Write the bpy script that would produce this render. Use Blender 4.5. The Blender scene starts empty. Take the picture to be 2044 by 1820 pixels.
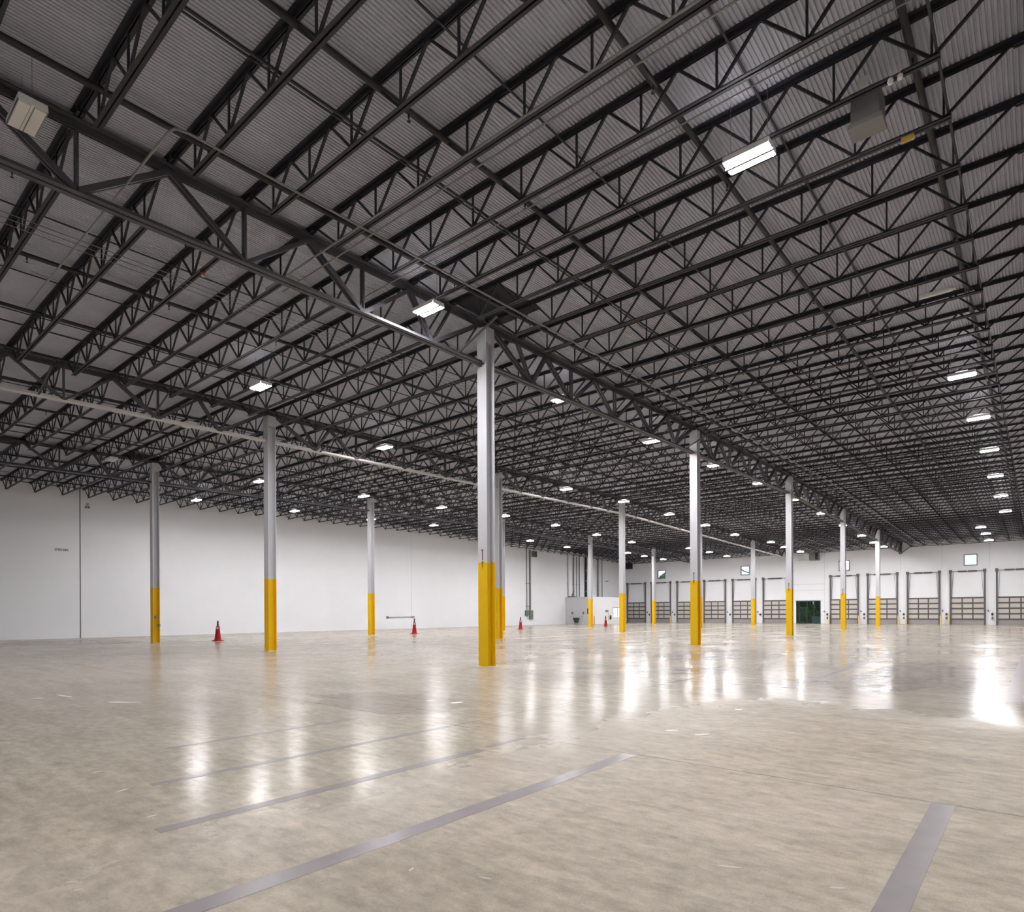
import bpy, math, random
from mathutils import Matrix, Vector
random.seed(7)
scene = bpy.context.scene
COL = scene.collection

# ------------------------------------------------------------------ camera
# X runs along the girders, Y along the roof joists, origin at the nearest column
CAM = Vector((-13.5256, -12.4217, 1.5698))
YAW, ROLL, FPX, HORIZON = 0.7026, 0.0048, 1242.14, 1223.05
right = Vector((math.sin(YAW), -math.cos(YAW), 0))
fwd = Vector((math.cos(YAW), math.sin(YAW), 0))
up = Vector((0, 0, 1))
xa = math.cos(ROLL) * right - math.sin(ROLL) * up
ya = math.sin(ROLL) * right + math.cos(ROLL) * up
cd = bpy.data.cameras.new('camera')
cam = bpy.data.objects.new('camera', cd)
COL.objects.link(cam)
m = Matrix.Identity(4)
for i in range(3):
    m[i][0], m[i][1], m[i][2], m[i][3] = xa[i], ya[i], -fwd[i], CAM[i]
cam.matrix_world = m
cd.sensor_width = 36.0
cd.sensor_fit = 'HORIZONTAL'
cd.lens = FPX / 2044 * 36.0
cd.shift_x = 0.0
cd.shift_y = (HORIZON - 910) / 2044
cd.clip_start, cd.clip_end = 0.05, 500
scene.camera = cam

# ------------------------------------------------------------------ world and exposure
world = bpy.data.worlds.new('overcast_sky')
scene.world = world
world.use_nodes = True
bg = world.node_tree.nodes['Background']
bg.inputs[0].default_value = (0.95, 0.97, 1.0, 1)
bg.inputs[1].default_value = 1.3
LAMP = 600.0
scene.view_settings.view_transform = 'Standard'
scene.view_settings.look = 'None'
scene.view_settings.exposure = 0.0
scene.view_settings.gamma = 1.0
scene.view_settings.use_curve_mapping = False
scene.cycles.max_bounces = 6
scene.cycles.diffuse_bounces = 4
scene.cycles.glossy_bounces = 3
scene.cycles.transmission_bounces = 4
scene.cycles.transparent_max_bounces = 6
scene.cycles.caustics_reflective = False
scene.cycles.caustics_refractive = False
scene.cycles.sample_clamp_indirect = 6.0
scene.cycles.use_denoising = True
scene.cycles.use_adaptive_sampling = True
scene.cycles.adaptive_threshold = 0.04
scene.cycles.adaptive_min_samples = 24

# ------------------------------------------------------------------ materials
def mat(name, col, rough=0.6, metal=0.0, spec=0.5, emit=None, strength=0.0, var=0.0, vscale=3.0, bump=0.0, bscale=40.0):
    M = bpy.data.materials.new(name)
    M.use_nodes = True
    nt = M.node_tree
    b = nt.nodes['Principled BSDF']
    b.inputs['Base Color'].default_value = (*col, 1)
    b.inputs['Roughness'].default_value = rough
    b.inputs['Metallic'].default_value = metal
    b.inputs['Specular IOR Level'].default_value = spec
    if emit:
        b.inputs['Emission Color'].default_value = (*emit, 1)
        b.inputs['Emission Strength'].default_value = strength
    if var or bump:
        tc = nt.nodes.new('ShaderNodeTexCoord')
    if var:
        n = nt.nodes.new('ShaderNodeTexNoise')
        n.inputs['Scale'].default_value = vscale
        n.inputs['Detail'].default_value = 5
        nt.links.new(tc.outputs['Object'], n.inputs['Vector'])
        r = nt.nodes.new('ShaderNodeMix'); r.data_type = 'RGBA'
        r.inputs[6].default_value = (*[c * (1 - var) for c in col], 1)
        r.inputs[7].default_value = (*[min(1, c * (1 + var)) for c in col], 1)
        nt.links.new(n.outputs['Fac'], r.inputs[0])
        nt.links.new(r.outputs[2], b.inputs['Base Color'])
    if bump:
        n2 = nt.nodes.new('ShaderNodeTexNoise')
        n2.inputs['Scale'].default_value = bscale
        nt.links.new(tc.outputs['Object'], n2.inputs['Vector'])
        bp = nt.nodes.new('ShaderNodeBump')
        bp.inputs['Strength'].default_value = bump
        bp.inputs['Distance'].default_value = 0.01
        nt.links.new(n2.outputs['Fac'], bp.inputs['Height'])
        nt.links.new(bp.outputs['Normal'], b.inputs['Normal'])
    return M

M_WALL = mat('white_wall_paint', (0.76, 0.77, 0.805), 0.7, var=0.03, vscale=0.6)
M_OFFICE = mat('off_white_office_paint', (0.62, 0.62, 0.65), 0.7)
M_COLW = mat('white_column_paint', (0.52, 0.525, 0.56), 0.5, var=0.02)
M_COLY = mat('yellow_column_paint', (0.76, 0.465, 0.004), 0.55, spec=0.25, var=0.05, vscale=4)
M_STEEL = mat('dark_joist_steel', (0.020, 0.0205, 0.030), 0.6, var=0.3, vscale=2.0)
M_GIRD = mat('dark_girder_steel', (0.06, 0.06, 0.07), 0.55, var=0.25, vscale=2.0)
M_DECK = mat('dark_roof_deck', (0.50, 0.515, 0.60), 0.6, var=0.2, vscale=1.3)
M_PALE = mat('pale_grey_girder_paint', (0.62, 0.61, 0.60), 0.5, var=0.1)
M_PATCH = mat('black_deck_patch', (0.012, 0.012, 0.016), 0.8)
M_PIPE = mat('black_sprinkler_pipe', (0.018, 0.017, 0.02), 0.5)
M_COND = mat('galvanised_conduit', (0.20, 0.195, 0.195), 0.5)
M_LAMP = mat('lit_lamp_lens', (0.9, 0.9, 0.9), 0.5, emit=(1.0, 0.985, 0.985), strength=LAMP)
M_UP = mat('lit_uplight_lens', (0.9, 0.9, 0.9), 0.5, emit=(1.0, 0.985, 0.985), strength=LAMP * 0.016)
M_OFF = mat('unlit_lamp_lens', (0.82, 0.80, 0.78), 0.5)
M_HOUS = mat('white_lamp_housing', (0.75, 0.75, 0.74), 0.5)
M_WIRE = mat('hanger_wire', (0.2, 0.2, 0.2), 0.5)
M_RED = mat('red_cone_plastic', (0.30, 0.006, 0.008), 0.55, spec=0.2)
M_BLACK = mat('black_rubber', (0.02, 0.024, 0.024), 0.5)
M_PINK = mat('faded_pink_sticker', (0.62, 0.36, 0.36), 0.6)
M_RUST = mat('rust_red_paint', (0.22, 0.06, 0.05), 0.8)
M_DRIP = mat('brown_drip_paint', (0.30, 0.16, 0.01), 0.7)
M_DOOR = mat('beige_door_panel', (0.50, 0.475, 0.45), 0.6)
M_DOORL = mat('grey_door_bottom', (0.30, 0.28, 0.285), 0.6)
M_STILE = mat('dark_door_stile', (0.085, 0.075, 0.075), 0.6)
M_TRACK = mat('dark_track_steel', (0.10, 0.095, 0.10), 0.5)
M_FRAME = mat('grey_window_frame', (0.16, 0.19, 0.2), 0.5)
M_GFRAME = mat('dark_teal_door_frame', (0.01, 0.03, 0.035), 0.3)
M_BOX = mat('grey_metal_box', (0.16, 0.16, 0.16), 0.5)
M_BOXG = mat('green_grey_metal_box', (0.12, 0.15, 0.13), 0.5)
M_DARK = mat('dark_grille', (0.015, 0.015, 0.015), 0.7)
M_GREEN = mat('dark_green_plastic', (0.045, 0.07, 0.045), 0.5)
M_WIN = mat('warm_lit_window', (0.9, 0.9, 0.8), 0.5, emit=(1.0, 0.96, 0.80), strength=1.3)
M_BOLL = mat('faded_yellow_paint', (0.72, 0.55, 0.22), 0.5)
M_BOLLD = mat('worn_orange_yellow_paint', (0.50, 0.27, 0.10), 0.5)
M_TAPE = mat('grey_violet_floor_tape', (0.285, 0.255, 0.26), 0.26, spec=0.06, var=0.1, vscale=5)
M_WHITE = mat('white_floor_paint', (0.8, 0.8, 0.78), 0.4)
M_CHIP = mat('pale_floor_chip', (0.52, 0.475, 0.42), 0.5, spec=0.1)
M_JOINT = mat('dark_wall_joint', (0.12, 0.11, 0.12), 0.7)
M_JOINTL = mat('pale_wall_joint', (0.60, 0.60, 0.62), 0.7)
M_SIGN = mat('white_sign', (0.7, 0.66, 0.66), 0.6)
M_SIGNT = mat('dark_red_lettering', (0.12, 0.03, 0.045), 0.6)
M_YEL = mat('yellow_tag', (0.6, 0.4, 0.1), 0.6)
M_LEAF = mat('dark_green_leaves', (0.08, 0.14, 0.06), 0.7, var=0.7, vscale=1.5)
M_BARK = mat('brown_bark', (0.10, 0.07, 0.05), 0.9)
M_GROUND = mat('outdoor_asphalt', (0.12, 0.12, 0.12), 0.9)
M_BLUE = mat('pale_blue_bin', (0.22, 0.33, 0.45), 0.5)

def glass(name, tint, refl=0.12):
    M = bpy.data.materials.new(name); M.use_nodes = True
    nt = M.node_tree; nt.nodes.clear()
    o = nt.nodes.new('ShaderNodeOutputMaterial')
    t = nt.nodes.new('ShaderNodeBsdfTransparent'); t.inputs[0].default_value = (*tint, 1)
    g = nt.nodes.new('ShaderNodeBsdfGlossy'); g.inputs['Roughness'].default_value = 0.03
    x = nt.nodes.new('ShaderNodeMixShader'); x.inputs[0].default_value = refl
    nt.links.new(t.outputs[0], x.inputs[1]); nt.links.new(g.outputs[0], x.inputs[2]); nt.links.new(x.outputs[0], o.inputs[0])
    return M
M_GLASS = glass('clear_window_glass', (0.92, 0.95, 0.97), 0.05)
M_TGLASS = glass('tinted_door_glass', (0.50, 0.62, 0.54), 0.05)

def floor_material():
    M = bpy.data.materials.new('polished_concrete'); M.use_nodes = True
    nt = M.node_tree; L = nt.links.new; N = nt.nodes.new
    b = nt.nodes['Principled BSDF']
    tc = N('ShaderNodeTexCoord')
    def noise(scale, detail, rough=0.55, stretch=None, dist=0.0):
        n = N('ShaderNodeTexNoise'); n.inputs['Scale'].default_value = scale
        n.inputs['Detail'].default_value = detail; n.inputs['Roughness'].default_value = rough
        n.inputs['Distortion'].default_value = dist
        if stretch:
            mp = N('ShaderNodeMapping'); mp.inputs['Scale'].default_value = stretch
            L(tc.outputs['Object'], mp.inputs[0]); L(mp.outputs[0], n.inputs['Vector'])
        else:
            L(tc.outputs['Object'], n.inputs['Vector'])
        return n.outputs['Fac']
    def ramp(v, a, b_, ca, cb):
        r = N('ShaderNodeValToRGB'); L(v, r.inputs[0])
        r.color_ramp.elements[0].position = a; r.color_ramp.elements[1].position = b_
        r.color_ramp.elements[0].color = (*ca, 1); r.color_ramp.elements[1].color = (*cb, 1)
        return r.outputs[0]
    def mul(a, b_, fac=1.0):
        x = N('ShaderNodeMix'); x.data_type = 'RGBA'; x.blend_type = 'MULTIPLY'
        x.inputs[0].default_value = fac
        L(a, x.inputs[6]); L(b_, x.inputs[7]); return x.outputs[2]
    base = ramp(noise(0.30, 5, 0.55), 0.3, 0.7, (0.375, 0.330, 0.272), (0.455, 0.405, 0.342))
    fine = ramp(noise(9.0, 6, 0.7, (1, 0.5, 1)), 0.30, 0.70, (0.76, 0.75, 0.74), (1.20, 1.20, 1.20))
    grain = ramp(noise(70.0, 3, 0.6), 0.25, 0.75, (0.88, 0.88, 0.87), (1.12, 1.12, 1.12))
    streak = ramp(noise(1.6, 6, 0.6, (1.8, 0.30, 1)), 0.25, 0.75, (0.80, 0.79, 0.79), (1.14, 1.14, 1.14))
    spots = ramp(noise(5.0, 4, 0.6, (1.0, 0.6, 1)), 0.27, 0.36, (0.72, 0.70, 0.69), (1, 1, 1))
    scr = ramp(noise(13.0, 5, 0.65, (1.0, 0.5, 1)), 0.70, 0.76, (1, 1, 1), (1.28, 1.28, 1.29))
    c = mul(mul(mul(mul(mul(base, fine), streak), spots, 0.8), scr), grain)
    # saw-cut joints: one over x=-7.40, one over y=-6.2 beyond it, and the bay grid
    sep = N('ShaderNodeSeparateXYZ'); L(tc.outputs['Object'], sep.inputs[0])
    def math_(op, a, b_=None):
        n = N('ShaderNodeMath'); n.operation = op
        if isinstance(a, (int, float)): n.inputs[0].default_value = a
        else: L(a, n.inputs[0])
        if b_ is not None:
            if isinstance(b_, (int, float)): n.inputs[1].default_value = b_
            else: L(b_, n.inputs[1])
        return n.outputs[0]
    def line(axis, pos, w):
        d = math_('ABSOLUTE', math_('SUBTRACT', sep.outputs[axis], pos))
        return math_('LESS_THAN', d, w)
    def grid(axis, pitch, off, w):
        d = math_('PINGPONG', math_('SUBTRACT', sep.outputs[axis], off), pitch / 2)
        return math_('LESS_THAN', d, w)
    beyond = math_('GREATER_THAN', sep.outputs[0], -7.40)
    j = line(0, -7.40, 0.012)
    for q in (math_('MULTIPLY', line(1, -6.17, 0.012), beyond), *[math_('MULTIPLY', line(1, yy, 0.010), beyond) for yy in (0.3, 6.3, 12.8, 25.2)], math_('MULTIPLY', grid(0, 7.31, -0.1, 0.011), beyond)):
        j = math_('MAXIMUM', j, q)
    jm = N('ShaderNodeMix'); jm.data_type = 'RGBA'
    L(math_('MULTIPLY', j, 0.55), jm.inputs[0]); L(c, jm.inputs[6]); jm.inputs[7].default_value = (0.10, 0.085, 0.08, 1)
    # worn, darker stains with ragged outlines
    def stain(cx, cy, rx, ry):
        vx = math_('DIVIDE', math_('SUBTRACT', sep.outputs[0], cx), rx)
        vy = math_('DIVIDE', math_('SUBTRACT', sep.outputs[1], cy), ry)
        r2 = math_('ADD', math_('MULTIPLY', vx, vx), math_('MULTIPLY', vy, vy))
        mr = N('ShaderNodeMapRange'); mr.interpolation_type = 'SMOOTHSTEP'
        L(math_('ADD', r2, math_('MULTIPLY', math_('SUBTRACT', wob, 0.5), 2.2)), mr.inputs[0])
        mr.inputs[1].default_value = 0.85; mr.inputs[2].default_value = 1.15
        mr.inputs[3].default_value = 1.0; mr.inputs[4].default_value = 0.0
        return mr.outputs[0]
    wob = noise(1.3, 6, 0.6)
    s = stain(-6.5, -3.6, 1.0, 1.7)
    for a in ((4.5, -9.9, 5.0, 0.9), (9.0, -3.5, 3.2, 2.0), (1.5, 24.0, 1.4, 3.0), (-2.8, 30.0, 3.2, 5.0)):
        s = math_('MAXIMUM', s, stain(*a))
    sm = N('ShaderNodeMix'); sm.data_type = 'RGBA'; sm.blend_type = 'MULTIPLY'
    L(math_('MULTIPLY', s, 0.8), sm.inputs[0]); L(jm.outputs[2], sm.inputs[6]); sm.inputs[7].default_value = (0.72, 0.69, 0.70, 1)
    L(sm.outputs[2], b.inputs['Base Color'])
    ro = ramp(noise(0.5, 5, 0.65, (0.6, 1.2, 1)), 0.35, 0.65, (0.14, 0.14, 0.14), (0.235, 0.235, 0.235))
    # the near slab is worn matt, the far slab keeps its polish; the edge follows the joint raggedly
    edge = N('ShaderNodeMapRange'); edge.interpolation_type = 'SMOOTHSTEP'
    L(math_('ADD', math_('SUBTRACT', sep.outputs[0], math_('MULTIPLY', math_('ADD', sep.outputs[1], 9.0), 0.12)), math_('MULTIPLY', math_('SUBTRACT', wob, 0.5), 2.5)), edge.inputs[0])
    edge.inputs[1].default_value = -3.6; edge.inputs[2].default_value = -1.2
    edge.inputs[3].default_value = 0.06; edge.inputs[4].default_value = 0.19
    L(edge.outputs[0], b.inputs['Specular IOR Level'])
    worn = N('ShaderNodeMapRange'); worn.interpolation_type = 'SMOOTHSTEP'      # most worn on the dock side
    L(math_('ADD', sep.outputs[1], math_('MULTIPLY', math_('SUBTRACT', wob, 0.5), 2.5)), worn.inputs[0])
    worn.inputs[1].default_value = -10.3; worn.inputs[2].default_value = -7.0
    worn.inputs[3].default_value = 0.36; worn.inputs[4].default_value = 0.03
    mt = math_('SUBTRACT', 1.0, math_('DIVIDE', math_('SUBTRACT', edge.outputs[0], 0.06), 0.13))
    L(math_('ADD', ro, math_('MULTIPLY', worn.outputs[0], mt)), b.inputs['Roughness'])
    bp = N('ShaderNodeBump'); bp.inputs['Strength'].default_value = 0.04; bp.inputs['Distance'].default_value = 0.02
    L(noise(1.6, 4, 0.5), bp.inputs['Height']); L(bp.outputs['Normal'], b.inputs['Normal'])
    return M
M_FLOOR = floor_material()

# ------------------------------------------------------------------ mesh helpers
class MB:
    def __init__(s): s.v, s.f, s.s = [], [], []
    def add(s, vs, fs, smooth=False):
        o = len(s.v); s.v += [tuple(v) for v in vs]
        s.f += [tuple(i + o for i in f) for f in fs]; s.s += [smooth] * len(fs)
        return s
    def box(s, x0, y0, z0, x1, y1, z1):
        return s.add([(x0, y0, z0), (x1, y0, z0), (x1, y1, z0), (x0, y1, z0), (x0, y0, z1), (x1, y0, z1), (x1, y1, z1), (x0, y1, z1)],
                     [(0, 3, 2, 1), (4, 5, 6, 7), (0, 1, 5, 4), (1, 2, 6, 5), (2, 3, 7, 6), (3, 0, 4, 7)])
    def beam(s, p, q, w, h, upv=(0, 0, 1)):
        p, q = Vector(p), Vector(q); d = (q - p).normalized(); u = Vector(upv)
        a = d.cross(u)
        if a.length < 1e-5: a = d.cross(Vector((1, 0, 0)))
        a.normalize(); b = a.cross(d)
        a, b = a * w / 2, b * h / 2
        return s.add([p - a - b, p + a - b, p + a + b, p - a + b, q - a - b, q + a - b, q + a + b, q - a + b],
                     [(0, 1, 2, 3), (7, 6, 5, 4), (0, 4, 5, 1), (1, 5, 6, 2), (2, 6, 7, 3), (3, 7, 4, 0)])
    def tube(s, pts, r, n=8):
        pts = [Vector(p) for p in pts]; rings = []
        for i, p in enumerate(pts):
            d = (pts[min(i + 1, len(pts) - 1)] - pts[max(i - 1, 0)]).normalized()
            a = d.cross(Vector((0, 0, 1)))
            if a.length < 1e-3: a = d.cross(Vector((1, 0, 0)))
            a.normalize(); b = d.cross(a)
            rings.append([p + r * (math.cos(t) * a + math.sin(t) * b) for t in [2 * math.pi * k / n for k in range(n)]])
        vs = [v for rg in rings for v in rg]; fs = []
        for i in range(len(pts) - 1):
            for k in range(n):
                fs.append((i * n + k, i * n + (k + 1) % n, (i + 1) * n + (k + 1) % n, (i + 1) * n + k))
        s.add(vs, fs, True)
        e = len(pts) - 1
        s.add(rings[0], [tuple(range(n))]); s.add(rings[e], [tuple(reversed(range(n)))])
        return s
    def lathe(s, prof, n=28, c=(0, 0, 0)):
        vs, fs = [], []
        for r, z in prof:
            for k in range(n):
                t = 2 * math.pi * k / n
                vs.append((c[0] + r * math.cos(t), c[1] + r * math.sin(t), c[2] + z))
        for i in range(len(prof) - 1):
            for k in range(n):
                fs.append((i * n + k, i * n + (k + 1) % n, (i + 1) * n + (k + 1) % n, (i + 1) * n + k))
        return s.add(vs, fs, True)
    def mesh(s, name, m):
        me = bpy.data.meshes.new(name)
        me.from_pydata(s.v, [], s.f)
        me.polygons.foreach_set('use_smooth', s.s)
        if m: me.materials.append(m)
        me.update()
        return me

def obj(name, mb, m, parent=None, loc=(0, 0, 0), rotz=0.0):
    me = mb.mesh(name, m) if isinstance(mb, MB) else mb
    o = bpy.data.objects.new(name, me); COL.objects.link(o)
    o.location = loc; o.rotation_euler = (0, 0, rotz)
    if parent: o.parent = parent
    return o
def tag(o, label, cat, group=None):
    o['label'] = label; o['category'] = cat
    if group: o['group'] = group
    return o
def thing(name, label, cat, loc=(0, 0, 0), group=None, rotz=0.0):
    o = bpy.data.objects.new(name, None); COL.objects.link(o)
    o.empty_display_size = 0.2
    o.location = loc; o.rotation_euler = (0, 0, rotz)
    return tag(o, label, cat, group)
def struct(name, mb, m, parent=None, label=None):
    o = obj(name, mb, m, parent)
    o['kind'] = 'structure'
    if label: o['label'] = label
    return o
def copy_tree(o, parent=None):
    c = o.copy(); COL.objects.link(c)
    if parent: c.parent = parent
    for ch in list(o.children): copy_tree(ch, c)
    return c
ORD = ['zeroth', 'first', 'second', 'third', 'fourth', 'fifth', 'sixth', 'seventh', 'eighth', 'ninth', 'tenth', 'eleventh', 'twelfth',
       'thirteenth', 'fourteenth', 'fifteenth']

# ------------------------------------------------------------------ grid
SU, SV, SJ = 14.612, 12.457, 1.4612
XW, YW = 73.06, 37.37
RIDGE = 2 * SU
def zt(x):                      # level of the girder top chord: low-slope gable roof
    return 10.45 - (0.0145 if x < RIDGE else 0.0195) * abs(x - RIDGE)
SLOPE_L, SLOPE_R = 0.0145, -0.0195

# ------------------------------------------------------------------ shell
X0, Y0 = -30.0, -40.0
struct('floor', MB().box(X0, Y0, -0.2, XW + 0.25, YW + 0.2, 0.0), M_FLOOR)
def deck():
    mb = MB(); pitch = 0.070; y = Y0; prof = []
    while y < YW:
        prof += [(y, 0.0), (y + 0.034, 0.0), (y + 0.040, 0.024), (y + 0.064, 0.024)]
        y += pitch
    prof.append((YW, 0.0))
    vs, fs = [], []
    xs = [X0, RIDGE, XW]
    for x in xs:
        for (yy, z) in prof: vs.append((x, yy, zt(x) + 0.152 + z))
    n = len(prof)
    for i in range(2):
        for k in range(n - 1): fs.append((i * n + k, i * n + k + 1, (i + 1) * n + k + 1, (i + 1) * n + k))
    return mb.add(vs, fs)
struct('ceiling', deck(), M_DECK)
wl = MB().box(X0, YW, -0.2, XW + 0.25, YW + 0.2, 11.0)
struct('wall_left', wl, M_WALL)
struct('wall_back', MB().box(X0 - 0.2, Y0, -0.2, X0, YW + 0.2, 11.0), M_WALL)
struct('wall_right', MB().box(X0, Y0 - 0.2, -0.2, XW + 0.25, Y0, 11.0), M_WALL)

WINS = [(30.53, 31.83), (17.95, 19.20), (5.58, 6.84), (-7.22, -5.96)]      # high square windows
WZ0, WZ1 = 6.63, 7.93
GD = (8.96, 11.95, 0.0, 2.96)                                                # glazed opening
ops = sorted([(a, b, WZ0, WZ1) for a, b in WINS] + [GD])
mb = MB(); y = Y0
for a, b, z0, z1 in ops:
    mb.box(XW, y, -0.2, XW + 0.2, a, 11.0)
    if z0 > 0: mb.box(XW, a, -0.2, XW + 0.2, b, z0)
    mb.box(XW, a, z1, XW + 0.2, b, 11.0)
    y = b
mb.box(XW, y, -0.2, XW + 0.2, YW, 11.0)
struct('wall_dock', mb, M_WALL)
struct('ground', MB().box(XW + 0.26, -60, -1.2, 140, 70, -1.1), M_GROUND)
# panel joints in the walls
def joint(n, mb, m, label): struct('trim_%d' % n, mb, m, None, label)
joint(1, MB().box(-0.215, YW - 0.012, 0, -0.155, YW, 10.3), M_JOINT, 'dark vertical joint in the white side wall')
joint(2, MB().box(29.07, YW - 0.006, 0, 29.13, YW, 10.5), M_JOINTL, 'pale vertical joint in the white side wall')
for n, yy in ((3, 0.15), (4, 8.5), (5, 12.6), (6, 16.6), (7, -3.95), (8, -8.3), (9, 25.0)):
    joint(n, MB().box(XW - 0.006, yy - 0.02, 6.3 if n not in (4, 5) else 0, XW, yy + 0.02, 9.5), M_JOINTL, None)
joint(10, MB().box(XW - 0.05, 8.4, 5.06, XW, 12.45, 5.12), M_JOINTL, 'upper ledge line over the glazed door')
joint(11, MB().box(XW - 0.05, 8.4, 4.27, XW, 12.45, 4.33), M_JOINTL, 'lower ledge line over the glazed door')
joint(12, MB().box(XW - 0.04, 8.8, 2.98, XW, 12.1, 3.06), M_JOINTL, None)

# windows
for n, (a, b) in enumerate(WINS, 1):
    fr = MB()
    for (p, q, r, s_) in ((a, WZ0, b, WZ0 + 0.09), (a, WZ1 - 0.09, b, WZ1), (a, WZ0, a + 0.09, WZ1), (b - 0.09, WZ0, b, WZ1)):
        fr.box(XW - 0.04, p, q, XW + 0.12, r, s_)
    w = struct('window_%d' % n, fr, M_FRAME)
    obj('window_pane', MB().box(XW + 0.05, a + 0.09, WZ0 + 0.09, XW + 0.06, b - 0.09, WZ1 - 0.09), M_GLASS, w)
# glazed door
fr = MB()
ga, gb, _, gz = GD
def bar(mb, y0, z0, y1, z1): mb.box(XW + 0.02, y0, z0, XW + 0.12, y1, z1)
bar(fr, ga, 0, ga + 0.06, gz); bar(fr, gb - 0.06, 0, gb, gz); bar(fr, ga, gz - 0.1, gb, gz); bar(fr, ga, 0, gb, 0.06)
for t in (0.13, 0.45, 0.73): bar(fr, gb - (gb - ga) * t - 0.04, 0, gb - (gb - ga) * t + 0.04, gz)
gdoor = struct('door_12', fr, M_GFRAME, None, 'wide dark green glazed door between the dock doors')
gl = MB(); ya_, yb_ = gb - (gb - ga) * 0.45, gb - (gb - ga) * 0.13
for (p, q, r, s_) in ((ya_, 0.02, ya_ + 0.1, 2.1), (yb_ - 0.1, 0.02, yb_, 2.1), (ya_, 2.0, yb_, 2.12), (ya_, 0.02, yb_, 0.2)): bar(gl, p, q, r, s_)
leaf = obj('door_leaf', gl, M_GFRAME, gdoor); leaf.location.x = -0.02
obj('glass_pane', MB().box(XW + 0.065, ga + 0.06, 0.06, XW + 0.075, gb - 0.06, gz - 0.1), M_TGLASS, gdoor)

# ------------------------------------------------------------------ overhead dock doors
DH = 3.03
def make_door():
    # local: y = 0 at the left jamb as seen from inside, y = -3.26 at the right jamb, x = 0 at the wall face, -x into the hall
    W = 3.26
    root = MB()
    for k in range(1, 5):
        root.box(-0.05, -W + 0.16, 0.62 + 0.602 * (k - 1), 0.0, -0.16, 0.62 + 0.602 * k - 0.012)
    d = struct('door_1', root, M_DOOR)
    lo = obj('bottom_panel', MB().box(-0.052, -W + 0.16, 0.0, 0.0, -0.16, 0.608), M_DOORL, d); lo['label'] = 'darker grey bottom panel'
    st = MB()
    for k in range(0, 6):
        z = 0.615 + 0.602 * (k) if k < 5 else 0
        if k < 5: st.box(-0.085, -W + 0.16, z - 0.08, -0.052, -0.16, z + 0.08)
    obj('strut', st, M_STILE, d)
    for t in (0.335, 0.665):
        yy = -0.16 - (W - 0.32) * t
        obj('stile', MB().box(-0.075, yy - 0.06, 0.62, -0.052, yy + 0.06, DH), M_STILE, d)
    for yy in (-0.07, -W + 0.07):
        tr = MB().box(-0.16, yy - 0.085, 0.0, -0.005, yy + 0.085, 6.12)
        tr.box(-0.24, yy - 0.13, 5.85, -0.005, yy + 0.13, 6.2)
        obj('track', tr, M_TRACK, d)
    sp = MB().tube([(-0.15, -0.2, 6.02), (-0.15, -W + 0.2, 6.02)], 0.03, 8)
    obj('torsion_shaft', sp, M_TRACK, d)
    obj('torsion_spring', MB().tube([(-0.15, -0.75, 6.02), (-0.15, -W * 0.5 + 0.05, 6.02)], 0.085, 10), M_TRACK, d)
    obj('torsion_spring', MB().tube([(-0.15, -W * 0.5 - 0.05, 6.02), (-0.15, -W + 0.75, 6.02)], 0.085, 10), M_TRACK, d)
    for (y1, y2) in ((-0.35, -0.18), (-W + 0.35, -W + 0.18)):
        obj('lift_cable', MB().beam((-0.13, y1, 5.9), (-0.10, y2, DH), 0.03, 0.03), M_BOX, d)
    return d
DOORK = [0, 1, 2, 3, 4, 5, 7, 8, 9, 10, 11]
def door_y(k): return 37.06 - 4.1725 * k
proto = make_door()
for n, k in enumerate(DOORK, 1):
    d = proto if n == 1 else copy_tree(proto)
    d.name = 'door_%d' % n
    d.location = (XW - 0.002, door_y(k), 0)
    if k < 6:
        d['label'] = 'white sectional dock door with dark tracks, %s from the hall corner on the left' % ORD[n]
    else:
        d['label'] = 'white sectional dock door with dark tracks, %s to the right of the glazed door' % ORD[k - 6]

# control boxes and posts on the piers between the doors
def pier_y(k): return door_y(k) + 0.46       # middle of the pier on the left of door k
PIERN = {1: 'between the first and second dock doors', 2: 'between the second and third dock doors', 3: 'between the third and fourth dock doors',
         4: 'between the fourth and fifth dock doors', 5: 'between the fifth and sixth dock doors', 7: 'just right of the glazed door',
         8: 'right of the first door past the glazed one', 9: 'right of the second door past the glazed one',
         10: 'right of the third door past the glazed one', 11: 'nearest the right frame edge'}
for k in (1, 2, 3, 4, 5, 7, 8, 9, 10, 11):
    yc = pier_y(k)
    for (dy, z, w, h, mm, nm, desc) in ((0.22, 1.55, 0.14, 0.17, M_BOX, 'push_button_box', 'small grey button box'),
                                        (-0.13, 1.18, 0.17, 0.24, M_DARK, 'dock_control_box', 'black upper control box'),
                                        (-0.14, 0.72, 0.17, 0.26, M_BOX, 'dock_control_box', 'dark lower control box')):
        if k < 7 and nm == 'dock_control_box' and mm == M_BOX: continue
        t = thing(nm, desc + ' on the pier ' + PIERN[k], 'control box', (XW, yc + dy, z), desc + 'es on the dock piers')
        obj('enclosure', MB().box(-0.12, -w / 2, -h / 2, -0.001, w / 2, h / 2), mm, t)
        obj('button', MB().box(-0.135, -0.03, 0.02, -0.12, 0.03, 0.07), M_RUST, t)
        obj('conduit_stub', MB().tube([(-0.03, 0, h / 2), (-0.03, 0, h / 2 + 0.12)], 0.012, 6), M_BOX, t)
def bollard(x, y, h, m, label, group='guard posts by the dock doors'):
    t = thing('guard_post', label, 'post', (x, y, 0), group)
    obj('post', MB().lathe([(0.0, h), (0.05, h - 0.01), (0.075, h - 0.04), (0.075, 0.0)][::-1], 14), m, t)
    obj('base_flange', MB().box(-0.13, -0.13, 0, 0.13, 0.13, 0.012), m, t)
bollard(55.6, 32.0, 1.1, M_BOLLD, 'dull orange guard post standing by the corner of the white office box', None)
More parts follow.
